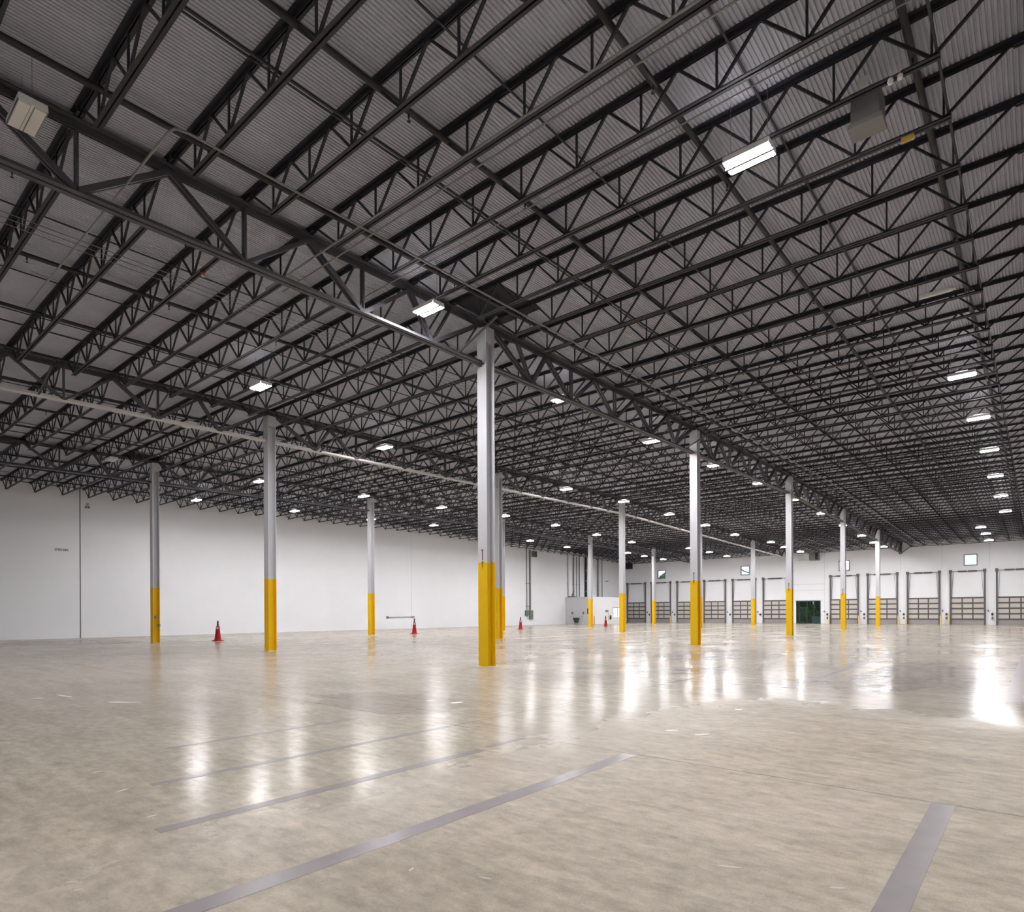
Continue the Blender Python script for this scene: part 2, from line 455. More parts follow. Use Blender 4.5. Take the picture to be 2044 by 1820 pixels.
bollard(72.0, 36.72, 1.1, M_BOLL, 'pale yellow guard post left of the dock door in the hall corner', None)
bollard(72.5, 37.12, 1.1, M_BOLLD, 'dull orange guard post tight in the hall corner behind the yellow one', None)
for k, side in ((7, 'r'), (8, 'l'), (9, 'l'), (9, 'r'), (10, 'l'), (10, 'r'), (2, 'l'), (3, 'l')):
    yy = pier_y(k) + (0.38 if side == 'l' else -0.40)
    bollard(72.62, yy, 1.05, M_BOLL, 'yellow guard post %s on the pier %s' % ({'l': 'left', 'r': 'right'}[side], PIERN[k]))

# ------------------------------------------------------------------ columns
FA = 0.18
def i_section(z0, z1, top_box=None):
    mb = MB()
    mb.box(-FA, -FA, z0, -FA + 0.022, FA, z1); mb.box(FA - 0.022, -FA, z0, FA, FA, z1)
    mb.box(-FA + 0.022, -0.009, z0, FA - 0.022, 0.009, z1)
    if top_box:
        mb.box(-FA + 0.022, -FA + 0.004, z1 - top_box, FA - 0.022, -0.009, z1)
        mb.box(-FA + 0.022, 0.009, z1 - top_box, FA - 0.022, FA - 0.004, z1)
        mb.box(-FA, -FA, z1, FA, FA, z1 + 0.02)
    return mb
HY = 3.05
ROWN = {0: 'near row', 1: 'middle row', 2: 'back row', -1: 'row over the camera'}
COLDESC = {(0, 0): 'tallest white steel column with yellow foot in the centre, nearest the camera',
 (1, 0): 'second white column with yellow foot in the near row, right of the tallest one',
 (2, 0): 'third white column with yellow foot in the near row, just left of the glazed door',
 (3, 0): 'fourth white column with yellow foot in the near row, right of the glazed door',
 (4, 0): 'shaded fifth white column with yellow foot in the near row, closest to the dock doors',
 (0, 1): 'white column with yellow foot between the two left red cones, first of the middle row',
 (1, 1): 'white column with yellow foot partly hidden just behind the tallest one',
 (2, 1): 'white column with yellow foot in front of the office box right end, middle row',
 (3, 1): 'white column almost wholly hidden behind the second column of the near row',
 (4, 1): 'thin far white column with yellow foot between second and third near row columns',
 (0, 2): 'leftmost white column with yellow foot, standing by the dark floor stain',
 (1, 2): 'white column with yellow foot between the two left cones and the tallest column',
 (2, 2): 'far white column with yellow foot, the farther one peeking out behind the tallest',
 (3, 2): 'far white column with yellow foot before the corner of the white office box',
 (4, 2): 'thinnest far white column with yellow foot, left of the second near row column',
}
for r in (0, 1, 2, -1):
    for i in range(5):
        x, y = i * SU, r * SV
        lab = COLDESC.get((i, r), 'white steel column with yellow foot in the row beside the camera, %s of its row' % ORD[i + 1])
        t = thing('column', lab, 'column', (x, y, 0), 'white columns with yellow feet')
        top = zt(x) - 0.12
        obj('shaft', i_section(HY, top, 0.42), M_COLW, t)
        yf = obj('painted_foot', i_section(0.0, HY), M_COLY, t); yf['label'] = 'yellow painted foot of the column'
        gp = obj('grout_pad', MB().box(-0.21, -0.21, 0, 0.21, 0.21, 0.008), M_WHITE, t)
        if r == 0 and i < 4:
            mk = MB().box(-FA - 0.004, -0.018, HY + 0.06, -FA, 0.018, HY + 0.34)
            mk.add([(-FA - 0.004, -0.05, HY + 0.38), (-FA - 0.004, 0.05, HY + 0.38), (-FA - 0.004, 0.018, HY + 0.31), (-FA - 0.004, -0.018, HY + 0.31)], [(0, 1, 2, 3)])
            a = obj('rust_mark', mk, M_RUST, t); a['label'] = 'rust red upright mark above the yellow paint'
            dr = MB().add([(-FA - 0.003, -0.05, HY + 0.03), (-FA - 0.003, 0.05, HY + 0.03), (-FA - 0.003, 0.006, HY - 0.2), (-FA - 0.003, -0.006, HY - 0.2)], [(0, 1, 2, 3)])
            b = obj('paint_drip', dr, M_DRIP, t); b['label'] = 'brown drip running down the yellow paint'
        if (i, r) == (0, 0):
            obj('chord_bracket', MB().lathe([(0.0, 0.0), (0.055, 0.0), (0.055, 0.1), (0.0, 0.1)], 14, (-FA - 0.05, 0.02, zt(0) - 1.25)), M_GIRD, t)
        if (i, r) == (0, 2):
            obj('junction_box', MB().box(0.05, -FA - 0.1, 0.9, 0.16, -FA, 1.05).box(-0.1, -FA - 0.1, 1.35, 0.02, -FA, 1.5), M_BOXG, t)

# ------------------------------------------------------------------ joist girders
GB = -1.20                                   # underside of the bottom chord below zt
def make_girder(slope):
    L = SU; z = lambda x: slope * x
    def chord(mb, x0, x1, dz, s, flip):
        for sg in (-1, 1):
            yy = sg * (0.02 + s / 2)
            mb.beam((x0, yy, z(x0) + dz), (x1, yy, z(x1) + dz), s, 0.014)
            mb.beam((x0, sg * 0.026, z(x0) + dz + flip * s / 2), (x1, sg * 0.026, z(x1) + dz + flip * s / 2), 0.014, s)
        return mb
    parts = [('top_chord', chord(MB(), 0.02, L - 0.02, 0.033, 0.13, -1)), ('bottom_chord', chord(MB(), 0.19, L - 0.19, GB + 0.01, 0.11, 1))]
    nodes = [2.15, 4.384, 7.306, 10.228, L - 2.15]
    tops = [0.30, 2.922, 5.845, 8.767, 11.69, L - 0.30]
    zb, ztp = GB + 0.05, -0.05
    def dbl(p, q, w):
        mb = MB()
        for sg in (-1, 1): mb.beam((p[0], sg * 0.045, p[1]), (q[0], sg * 0.045, q[1]), 0.055, w)
        return mb
    for n, xb in enumerate(nodes):
        for xt in (tops[n], tops[n + 1]):
            parts.append(('diagonal', dbl((xt, z(xt) + ztp), (xb, z(xb) + zb), 0.10 if (n in (0, 4) or n % 2) else 0.075)))
    for xb, xt in ((2.15, 1.461), (4.384, 4.384), (7.306, 7.306), (10.228, 10.228), (L - 2.15, L - 1.461)):
        parts.append(('vertical', dbl((xt, z(xt) + ztp), (xb, z(xb) + zb), 0.04)))
    return parts
GP = {s: [(n, mb.mesh('girder_' + n, M_GIRD)) for n, mb in make_girder(s)] for s in (SLOPE_L, SLOPE_R)}
PALE = {}
for s in GP:
    for n, me in GP[s]:
        if n == 'bottom_chord':
            PALE[s] = me.copy(); PALE[s].materials[0] = M_PALE
BAYN = {-1: 'left of the first column', 0: 'from the first to the second column', 1: 'from the second to the third column',
        2: 'from the third to the fourth column', 3: 'from the fourth to the fifth column', 4: 'fifth column to dock wall'}
for r in (0, 1, 2, -1):
    for b in range(-1, 5):
        x = b * SU
        t = thing('joist_girder', 'dark truss girder over the %s, %s' % (ROWN[r], BAYN[b]), 'girder', (x, r * SV, zt(x)), 'truss girders over the column rows')
        for n, me in GP[SLOPE_L if b < 2 else SLOPE_R]:
            if n == 'bottom_chord' and r == 1:
                obj(n, PALE[SLOPE_L if b < 2 else SLOPE_R], None, t)['label'] = 'pale grey bottom chord'
            else: obj(n, me, None, t)

# ------------------------------------------------------------------ roof joists
JT, JB = 0.150, -0.612
NODE = [SV / 2 + 1.266 * k for k in range(-4, 5)]
TOPN = [0.32] + [SV / 2 + 1.266 * (k + 0.5) for k in range(-4, 4)] + [SV - 0.32]
def joist_parts():
    top, bot = MB(), MB()
    for sg in (-1, 1):
        top.box(sg * 0.012, 0.06, JT - 0.012, sg * 0.10, SV - 0.06, JT - 0.002)
        top.box(sg * 0.012, 0.06, JT - 0.085, sg * 0.021, SV - 0.06, JT - 0.002)
        for a, b in ((0.06, 0.30), (SV - 0.30, SV - 0.06)): top.box(sg * 0.012, a, JT - 0.10, sg * 0.05, b, JT - 0.002)
        bot.box(sg * 0.012, NODE[0] - 0.1, JB, sg * 0.066, NODE[-1] + 0.1, JB + 0.009)
        bot.box(sg * 0.012, NODE[0] - 0.1, JB, sg * 0.020, NODE[-1] + 0.1, JB + 0.055)
    web = MB(); st = []
    for k, yb in enumerate(NODE):
        for yt in (TOPN[k], TOPN[k + 1]): web.beam((0, yt, JT - 0.04), (0, yb, JB + 0.03), 0.040, 0.040)
        st.append((yb, JT - 0.04))
    strut = MB().beam((0, 0, JB + 0.03), (0, 0, JT - 0.04), 0.032, 0.032)
    return top, bot, web, strut
jt, jb, jw, js = joist_parts()
ME_T, ME_B, ME_W, ME_S = jt.mesh('top_chord', M_STEEL), jb.mesh('bottom_chord', M_STEEL), jw.mesh('web', M_STEEL), js.mesh('strut', M_STEEL)
jw2 = MB(); jw2.add(jw.v, jw.f)
for yb in NODE: jw2.beam((0, yb, JB + 0.03), (0, yb, JT - 0.04), 0.032, 0.032)
ME_W2 = jw2.mesh('web', M_STEEL)
al = MB()
for q in (jt, jb, jw2): al.add(q.v, q.f)
ME_ALL = al.mesh('roof_joist', M_STEEL)
JBAY = {0: 'bay right of the near columns', 1: 'bay between near and middle column rows', 2: 'bay between middle and back column rows', 3: 'bay along the white side wall'}
def proto_joist(kind):
    if kind == 2: return obj('roof_joist', ME_ALL, None)
    t = bpy.data.objects.new('roof_joist', None); COL.objects.link(t)
    obj('top_chord', ME_T, None, t); obj('bottom_chord', ME_B, None, t)
    obj('web', ME_W if kind == 0 else ME_W2, None, t)
    if kind == 0:
        for yb in NODE: obj('strut', ME_S, None, t, (0, yb, 0))
    return t
PJ = [None, None, None]
CP = {0: 'first', 1: 'second', 2: 'third', 3: 'fourth', 4: 'fifth'}
for bay in range(4):
    for i in range({0: -8, 1: -8, 2: -7, 3: -5}[bay], 50):
        x = i * SJ
        kind = 0 if (bay < 2 and i <= 9) else (1 if i <= 20 else 2)
        if PJ[kind] is None: t = PJ[kind] = proto_joist(kind)
        else: t = copy_tree(PJ[kind])
        t.location = (x, (bay - 1) * SV, zt(x))
        k, rem = divmod(i, 10)
        if i < 0: pos = '%s before the first columns' % ORD[-i]
        elif rem == 0: pos = 'level with the %s columns' % CP[k]
        else: pos = '%s past the %s columns' % (ORD[rem], CP[k])
        tag(t, 'roof joist, %s, %s' % (pos, JBAY[bay]), 'roof joist', 'open web roof joists')

# bridging lines running across the joists
def bridging(y, top, x0, label):
    mb = MB()
    pts = [x0, RIDGE, XW - 0.3]
    for a, b in zip(pts[:-1], pts[1:]):
        dz = (JT - 0.075) if top else (JB + 0.072)
        mb.beam((a, y, zt(a) + dz), (b, y, zt(b) + dz), 0.034, 0.034 if not top else 0.02)
    tag(obj('bridging_rod', mb, M_STEEL), label, 'bridging', 'bridging rods across the roof joists')
for bay in range(4):
    yb = (bay - 1) * SV; x0 = {0: -12.5, 1: -12.5, 2: -10.5, 3: -8.0}[bay]
    for k, (dy, top) in enumerate(((3.53, True), (6.53, True), (9.1, True), (1.1, False), (8.35, False))):
        nm = ('%s upper bridging rod' % ORD[k + 1]) if top else ('%s lower bridging rod' % ORD[k - 2])
        bridging(yb + dy, top, x0, '%s from the right, %s' % (nm, JBAY[bay]))

# ------------------------------------------------------------------ sprinkler lines
hd = MB().tube([(0, 0, -0.02), (0, 0, -0.09)], 0.018, 6).tube([(0, 0, -0.09), (0.0, 0, -0.15)], 0.008, 6)
hd.lathe([(0.0, -0.152), (0.032, -0.150), (0.032, -0.146), (0.0, -0.144)], 10)
ME_H = hd.mesh('sprinkler_head', M_PIPE)
SPY = [-11.0, -7.82, -4.5, -1.2, 2.0, 5.25, 8.5, 11.8, 15.0, 18.3, 21.6, 24.55, 28.2, 31.4, 34.7]
for n, y in enumerate(SPY):
    x0 = -12.6 if y < 13 else (-10.5 if y < 25 else -8)
    xr = RIDGE
    mb = MB().tube([(x0, y, zt(x0) - 0.06), (xr, y, zt(xr) - 0.06), (XW - 0.6, y, zt(XW) - 0.06)], 0.054 if y < 12 else 0.045, 8)
    wh = 'bay right of the near columns' if y < -0.5 else ('bay between near and middle column rows' if y < 12.4 else ('bay between middle and back column rows' if y < 24.5 else 'bay along the white side wall'))
    nn = n if y < -0.5 else (n - 4 if y < 12.4 else (n - 8 if y < 24.5 else n - 11))
    t = tag(obj('sprinkler_pipe', mb, M_PIPE), 'black sprinkler pipe, %s from the right, in the %s' % (ORD[nn + 1], wh), 'sprinkler pipe', 'sprinkler pipes under the roof deck')
    x = x0 + 1.0 + (n % 3) * 0.9
    while x < 40:
        obj('sprinkler_head', ME_H, None, t, (x, y, zt(x) - 0.06 - 0.02)); x += 3.05

# conduits
def conduit(pts, r, label, m=M_COND):
    return tag(obj('conduit', MB().tube(pts, r, 8), m), label, 'conduit')
conduit([(-9.48, 6.8, zt(-9.48) - 0.63), (-9.48, 2.61, zt(-9.48) - 0.645), (-9.48, -1.85, zt(-9.48) - 0.645), (-9.44, -2.03, zt(-9.44) - 0.645), (-9.26, -2.09, zt(-9.26) - 0.645),
         (0, -2.16, zt(0) - 0.645), (RIDGE, -2.3, zt(RIDGE) - 0.645), (XW - 1, -2.3, zt(XW) - 0.645)], 0.021, 'pale grey conduit that bends and runs along the near columns under the joists')
conduit([(-5.98, 1.6, zt(-5.98) - 0.64), (-5.98, -12.3, zt(-5.98) - 0.64)], 0.02, 'left one of the pair of pale conduits running along a near roof joist')
conduit([(-5.66, 1.4, zt(-5.66) - 0.645), (-5.66, -12.3, zt(-5.66) - 0.645)], 0.016, 'right one of the pair of pale conduits running along a near roof joist')
conduit([(-4.20, 0.3, zt(-4.2) - 0.64), (-4.20, -12.3, zt(-4.2) - 0.64)], 0.012, 'thin pale conduit beside the pair along the near roof joists')
for k, (y, d) in enumerate(((2.52, 0.66), (2.72, 0.66), (2.95, 0.66))):
    conduit([(-12.5, y, zt(-12.5) - d), (2.0, y, zt(2) - d), (14, y, zt(14) - d)], 0.008, '%s of three thin grey conduits left of the near girder' % ORD[k + 1])
# thin braces from girder bottom chords to the joists
for k, (x, y) in enumerate(((-1.2, 0), (13.4, 0), (-8.0, SV), (2.4, SV), (-4.6, SV))):
    nm = ['left of the tallest column', 'left of the second near row column', 'leftmost under the middle girder', 'right of the first middle row column', 'second under the middle girder'][k]
    tag(obj('kicker_brace', MB().beam((x, y - 0.05, zt(x) + GB + 0.04), (x + 0.02, y - 1.5, zt(x) + JB + 0.03), 0.05, 0.05), M_GIRD), 'grey angle brace between girder and joist, ' + nm, 'brace', 'angle braces under the girders')
# dark squares of deck beside the column heads
for (x0, y0, x1, y1, lab) in ((-1.40, -1.72, 0.45, -0.12, 'black square deck patch above the head of the tallest column'),
                              (-1.40, 24.0, 0.3, 25.9, 'black square deck patch above the leftmost column'),
                              (-7.25, 24.95, -5.88, 26.6, 'black deck patch at the left frame edge above the side wall')):
    zc = zt((x0 + x1) / 2) + JT - 0.006
    tag(obj('deck_patch', MB().box(x0, y0, zc - 0.012, x1, y1, zc), M_PATCH), lab, 'deck patch')

# ------------------------------------------------------------------ high bay lights
def make_light(lit):
    W, L, H = 0.36, 0.74, 0.10
    t = bpy.data.objects.new('high_bay_light', None); COL.objects.link(t)
    h = MB()
    h.box(-W / 2, -L / 2, H - 0.012, W / 2, L / 2, H)
    for sg in (-1, 1):
        h.add([(sg * W / 2, -L / 2, H), (sg * W / 2, L / 2, H), (sg * (W / 2 + 0.01), L / 2, 0.0), (sg * (W / 2 + 0.01), -L / 2, 0.0)], [(0, 1, 2, 3)])
        h.box(-W / 2, sg * L / 2 - 0.006, 0.0, W / 2, sg * L / 2 + 0.006, H)
    h.box(-0.018, -L / 2 + 0.01, 0.0, 0.018, L / 2 - 0.01, H)
    h.box(-0.08, -0.16, H, 0.08, 0.16, H + 0.055)
    obj('housing', h, M_HOUS, t)
    if lit: obj('divider', MB().box(-0.022, -L / 2 - 0.02, -0.030, 0.022, L / 2 + 0.02, -0.018).box(-0.022, -L / 2 - 0.02, -0.018, 0.022, -L / 2 - 0.005, 0.0).box(-0.022, L / 2 + 0.005, -0.018, 0.022, L / 2 + 0.02, 0.0), M_TRACK, t)
    for sg in (-1, 1):
        xa_, xb_ = sorted((sg * 0.028, sg * (W / 2 - 0.012)))
        obj('lamp_strip', MB().box(xa_, -L / 2 + 0.03, -0.016, xb_, L / 2 - 0.03, 0.04), M_LAMP if lit else M_OFF, t)
    for sg in (-1, 1):
        obj('hanger', MB().tube([(0, sg * 0.3, 0), (0, sg * 0.3, 1)], 0.004, 5), M_WIRE, t, (0, 0, H)).scale.z = 0.98
    if lit: obj('uplight_lens', MB().box(-W / 2 + 0.02, -L / 2 + 0.03, H + 0.001, -0.085, L / 2 - 0.03, H + 0.006).box(0.085, -L / 2 + 0.03, H + 0.001, W / 2 - 0.02, L / 2 - 0.03, H + 0.006), M_UP, t)
    return t
LIT = [(-3.12, -8.79), (11.63, -10.52), (17.95, -10.58), (25.15, -10.59), (32.76, -10.5), (40.07, -10.49), (47.49, -10.49), (56.05, -8.49), (61.22, -8.58), (67.04, -8.53),
       (4.58, 0.52), (12.04, 0.9), (18.79, 0.73), (25.57, 0.68), (32.96, 0.56), (39.98, 0.65), (47.5, 0.7), (55.77, 0.92), (62.39, 1.05), (66.97, 0.78),
       (-3.12, -0.95), (-3.2, 7.15), (4.49, 10.42), (18.76, 10.38), (25.57, 10.18), (33.08, 10.34), (40.22, 10.34), (47.67, 10.48), (55.54, 9.53), (60.9, 9.74), (66.61, 9.59),
       (4.34, 21.6), (11.37, 21.36), (18.23, 21.2), (24.84, 20.76), (32.09, 20.98), (39.48, 21.31), (46.66, 21.4), (55.43, 18.74), (60.71, 18.53), (66.4, 18.55),
       (4.54, 30.36), (11.55, 30.11), (18.36, 29.83), (24.66, 29.07), (32.0, 29.3), (39.05, 29.49), (46.16, 29.63), (55.6, 27.0), (60.15, 27.14), (65.1, 26.9)]
ADDED_UNSEEN = [(-10.4, -21.0), (4.5, -21.0), (18.3, -21.0), (32.8, -21.0), (47.5, -21.0), (61.0, -21.0), (-3.1, -31.0), (11.6, -31.0), (25.2, -31.0), (40.0, -31.0), (55.8, -31.0),
          (-10.4, -8.8), (-17.7, 10.4), (-17.7, 21.3), (-17.7, 29.8), (-24.0, 0.7), (-24.0, -21)]  # unseen lamps, added to brighten the near floor, left wall and room
def lrow(x, y):
    if y < -5: return 'right hand row'
    if y < 4: return 'near column row'
    if y < 15: return 'middle column row'
    if y < 24: return 'back column row'
    return 'side wall row'
plit = make_light(True)
cnt = {}
for n, (x, y) in enumerate(LIT + ADDED_UNSEEN):
    t = plit if n == 0 else copy_tree(plit)
    t.location = (x, y, zt(x) - 0.61 - 0.32)
    g = 'lit high bay lights'
    if n >= len(LIT):
        lab = 'added unseen lit high bay light behind or beside the camera'; g = 'added unseen high bay lights beside and behind the camera'
    elif n == 0: lab = 'largest lit high bay light, two bright strips, upper right of the ceiling'
    elif (x, y) == (-3.12, -0.95): lab = 'bright lit high bay light beside the girder, just left of the tallest column'
    elif (x, y) == (-3.2, 7.15): lab = 'bright lit high bay light above the leftmost middle row column'
    else:
        r = lrow(x, y); cnt[r] = cnt.get(r, 0) + 1
        lab = 'lit high bay light, %s from the camera end in the %s' % (ORD[cnt[r]], r)
    tag(t, lab, 'ceiling light', g)
poff = make_light(False)
for n, (x, y, lab) in enumerate(((-11.02, -0.58, 'unlit white high bay light at the upper left frame edge'), (-2.7, 13.9, 'unlit white high bay light just left of the first middle row column'),
                       (-2.8, 22.6, 'unlit white high bay light above left of the leftmost column'))):
    t = poff if n == 0 else copy_tree(poff)
    t.location = (x, y, zt(x) - 0.61 - 0.05 - (0 if n == 0 else 0.1)); tag(t, lab, 'ceiling light', 'unlit high bay lights')
    for o in t.children:
        if o.name.startswith('hanger'): o.scale.z = 0.71 + (0 if n == 0 else 0.1)
# unlit strip light, hanging box and small devices
t = thing('strip_light', 'unlit slim white strip light under the right part of the ceiling', 'ceiling light', (5.16, -10.48, zt(5.16) - 0.66))
obj('housing', MB().box(-0.05, -0.34, 0.03, 0.05, 0.34, 0.085), M_HOUS, t)
obj('diffuser', MB().box(-0.045, -0.33, 0.0, 0.045, 0.33, 0.03), M_OFF, t)
obj('hanger', MB().tube([(0, 0.2, 0.085), (0, 0.2, 0.81)], 0.005, 5), M_WIRE, t); obj('end_cap', MB().box(-0.03, -0.42, 0.01, 0.03, -0.34, 0.05), M_HOUS, t)
t = thing('fan_housing', 'dull grey box unit hanging under the roof right of the largest light', 'box unit', (-2.3, -10.38, zt(-2.3) - 0.75))
obj('body', MB().box(-0.25, -0.2, 0.0, 0.22, 0.2, 0.48), M_BOX, t)
obj('bracket', MB().box(-0.3, -0.06, 0.48, -0.1, 0.08, 0.62), M_HOUS, t)
obj('base_tray', MB().box(-0.27, -0.24, -0.07, 0.12, 0.24, 0.0), M_COND, t)
obj('hanger_rod', MB().beam((0.1, 0.1, 0.48), (0.1, 0.1, 0.9), 0.015, 0.015), M_WIRE, t)
t = thing('emergency_light', 'tiny white twin head lamp on a joist at the upper right', 'emergency light', (-2.92, -10.85, zt(-2.92) + JB + 0.02))
for sg in (-1, 1): obj('lamp_head', MB().lathe([(0.0, -0.05), (0.035, -0.05), (0.04, 0.0), (0.02, 0.05), (0, 0.05)], 12, (-0.03, sg * 0.06, -0.04)), M_OFF, t)
obj('mount', MB().box(-0.03, -0.06, 0.0, 0.03, 0.06, 0.03), M_HOUS, t)
tag(obj('warning_tag', MB().box(-0.03, -0.09, -0.05, 0.03, 0.09, 0.03), M_YEL, None, (-1.46, -10.8, zt(-1.46) + JB - 0.03)), 'small yellow tag on a joist right of the hanging grey box', 'tag')
t = thing('alarm_device', 'small rust red device with a white tip below the near girder', 'alarm', (-7.30, 1.95, zt(-7.3) + JB - 0.01))
obj('body', MB().lathe([(0, -0.07), (0.05, -0.07), (0.06, -0.01), (0.0, -0.005)], 12), M_RUST, t)
obj('tip', MB().lathe([(0, -0.12), (0.025, -0.11), (0.025, -0.07), (0, -0.07)], 10), M_OFF, t)

# ------------------------------------------------------------------ cones
def make_cone():
    t = bpy.data.objects.new('traffic_cone', None); COL.objects.link(t)
    base = MB().box(-0.245, -0.245, 0.0, 0.245, 0.245, 0.03)
    obj('base', base, M_RED, t)
    obj('cone_body', MB().lathe([(0.235, 0.03), (0.22, 0.05), (0.185, 0.10), (0.165, 0.20), (0.13, 0.50), (0.10, 0.85), (0.098, 0.87), (0.055, 0.875)], 28), M_RED, t)
    obj('tip', MB().lathe([(0.058, 0.86), (0.055, 0.98), (0.045, 1.04), (0.05, 1.10), (0.034, 1.18), (0.0, 1.20)], 20), M_BLACK, t)
    st = MB(); vs = []
    for k in range(9):
        a = math.radians(215 + 10 * k - 40 + 10)
        for z, r in ((0.70, 0.1155), (0.84, 0.1035)): vs.append((r * math.cos(a), r * math.sin(a), z))
    st.add(vs, [(2 * k, 2 * k + 2, 2 * k + 3, 2 * k + 1) for k in range(8)], True)
    s = obj('sticker', st, M_PINK, t); s['label'] = 'faded pale pink sticker near the top'
    return t
pc = make_cone()
for n, (x, y, lab) in enumerate(((3.26, 24.52, 'leftmost red cone with black tip, between the leftmost and next column'),
                                 (18.2, 24.3, 'red cone with black tip left of the tallest column, before the wall bar'),
                                 (32.04, 25.1, 'red cone with black tip right of the tallest column, below the wall boxes'),
                                 (47.4, 25.2, 'farthest red cone with black tip in front of the white office box'))):
    t = pc if n == 0 else copy_tree(pc)
    t.location = (x, y, 0); tag(t, lab, 'traffic cone', 'red traffic cones')

# ------------------------------------------------------------------ side wall fittings
t = thing('wall_sign', 'small dark red lettered sign high on the side wall at the left', 'sign', (-1.23, YW, 5.93))
obj('sign_board', MB().box(-0.40, -0.012, -0.10, 0.40, -0.001, 0.10), M_SIGN, t)
lt = MB(); xs = [-0.36, -0.28, -0.2, -0.12, -0.03, 0.06, 0.15, 0.22, 0.29]
for k, x in enumerate(xs):
    lt.box(x, -0.016, -0.07, x + 0.018, -0.012, 0.07)
    lt.box(x, -0.016, 0.048, x + 0.055, -0.012, 0.07)
    if k % 2 == 0: lt.box(x, -0.016, -0.07, x + 0.055, -0.012, -0.048)
    if k % 3 != 1: lt.box(x + 0.04, -0.016, -0.07, x + 0.058, -0.012, 0.07)
    if k in (5, 6, 7, 8): lt.box(x, -0.016, -0.012, x + 0.055, -0.012, 0.012)
obj('lettering', lt, M_SIGNT, t)
t = thing('emergency_light', 'small dark twin lamp high on the side wall right of the dark joint', 'emergency light', (0.22, YW, 9.0))
obj('bracket', MB().box(-0.02, -0.05, -0.05, 0.02, -0.001, 0.25).box(0.1, -0.03, -0.02, 0.12, -0.001, 0.25), M_BOX, t)
obj('lamp_head', MB().lathe([(0, -0.1), (0.07, -0.1), (0.05, 0.0), (0, 0.0)], 12, (-0.08, -0.08, -0.02)), M_BOX, t)
obj('lamp_head', MB().lathe([(0, -0.1), (0.07, -0.1), (0.05, 0.0), (0, 0.0)], 12, (0.1, -0.08, -0.02)), M_BOX, t)
t = thing('wall_bar', 'thin grey horizontal bar on the side wall left of the second cone', 'bar', (25.95, YW, 1.19))
obj('rail', MB().beam((0, -0.06, 0), (3.45, -0.06, 0.02), 0.04, 0.06), M_COND, t)
obj('end_knob', MB().box(-0.12, -0.12, -0.1, 0.12, -0.001, 0.1), M_BOX, t)
obj('end_knob', MB().box(3.2, -0.1, -0.06, 3.5, -0.001, 0.08), M_COND, t)
for k, (x, r, lab) in enumerate(((48.15, 0.06, 'left grey conduit running down the side wall to a green box'), (48.75, 0.12, 'right thicker grey conduit running down the side wall to a green box'))):
    t = thing('wall_conduit', lab, 'conduit', (x, YW, 0))
    obj('pipe', MB().tube([(0, -r - 0.01, 1.9), (0, -r - 0.01, 9.6)], r, 8), M_COND, t)
    for z in (2.4, 5.3): obj('clamp', MB().box(-r - 0.12, -0.06, z - 0.04, r + 0.12, -0.001, z + 0.04), M_BOX, t)
t = thing('panel_box', 'left smaller green grey electric box at the conduit foot on the side wall', 'electric box', (48.14, YW, 1.55))
obj('enclosure', MB().box(-0.33, -0.2, -0.33, 0.33, -0.001, 0.33), M_BOXG, t); obj('handle', MB().box(-0.05, -0.26, -0.75, 0.1, -0.2, -0.6).box(-0.02, -0.23, -0.6, 0.02, -0.19, -0.3), M_BOX, t)
t = thing('panel_box', 'right taller green grey electric box at the conduit foot on the side wall', 'electric box', (48.97, YW, 1.3))
obj('enclosure', MB().box(-0.31, -0.2, -0.58, 0.31, -0.001, 0.58), M_BOXG, t); obj('door_seam', MB().box(-0.27, -0.21, -0.54, 0.27, -0.2, 0.54), M_BOXG, t)
t = thing('wall_louvre', 'dark square louvre box high on the side wall beside the conduits', 'vent', (49.65, YW, 9.13))
obj('frame', MB().box(-0.42, -0.25, -0.37, 0.42, -0.001, 0.37), M_BOX, t)
for k in range(5): obj('slat', MB().box(-0.34, -0.27, -0.3 + k * 0.13, 0.34, -0.25, -0.22 + k * 0.13), M_DARK, t)
PIPES = ((57.2, 0.05, M_COND), (58.5, 0.09, M_COND), (59.3, 0.06, M_BOX), (59.95, 0.07, M_BOX), (61.5, 0.16, M_DARK), (64.8, 0.12, M_COND), (66.0, 0.05, M_COND))
for k, (x, r, mm) in enumerate(PIPES):
    lab = ('thick dark jointed pipe' if mm == M_DARK else ('dark grey pipe' if mm == M_BOX else 'pale grey pipe')) + ' rising behind the office box, %s pipe from the left' % ORD[k + 1]
    t = thing('riser_pipe', lab, 'pipe', (x, YW, 0), 'riser pipes behind the office box')
    obj('pipe', MB().tube([(0, -r - 0.05, 3.70), (0, -r - 0.05, 9.4)], r, 8), mm, t)
    if mm == M_DARK:
        for z in (4.6, 6.1, 7.6): obj('coupling', MB().tube([(0, -r - 0.05, z - 0.06), (0, -r - 0.05, z + 0.06)], r + 0.03, 8), M_COND, t)
    else: obj('clamp', MB().box(-r - 0.05, -0.03, 5.5, r + 0.05, -0.001, 5.56), M_COND, t)
tag(obj('wall_plate', MB().box(-0.45, -0.02, -0.07, 0.45, -0.001, 0.07), M_BOX, None, (67.45, YW, 6.28)), 'tiny dark plate on the side wall above the office box', 'plate')

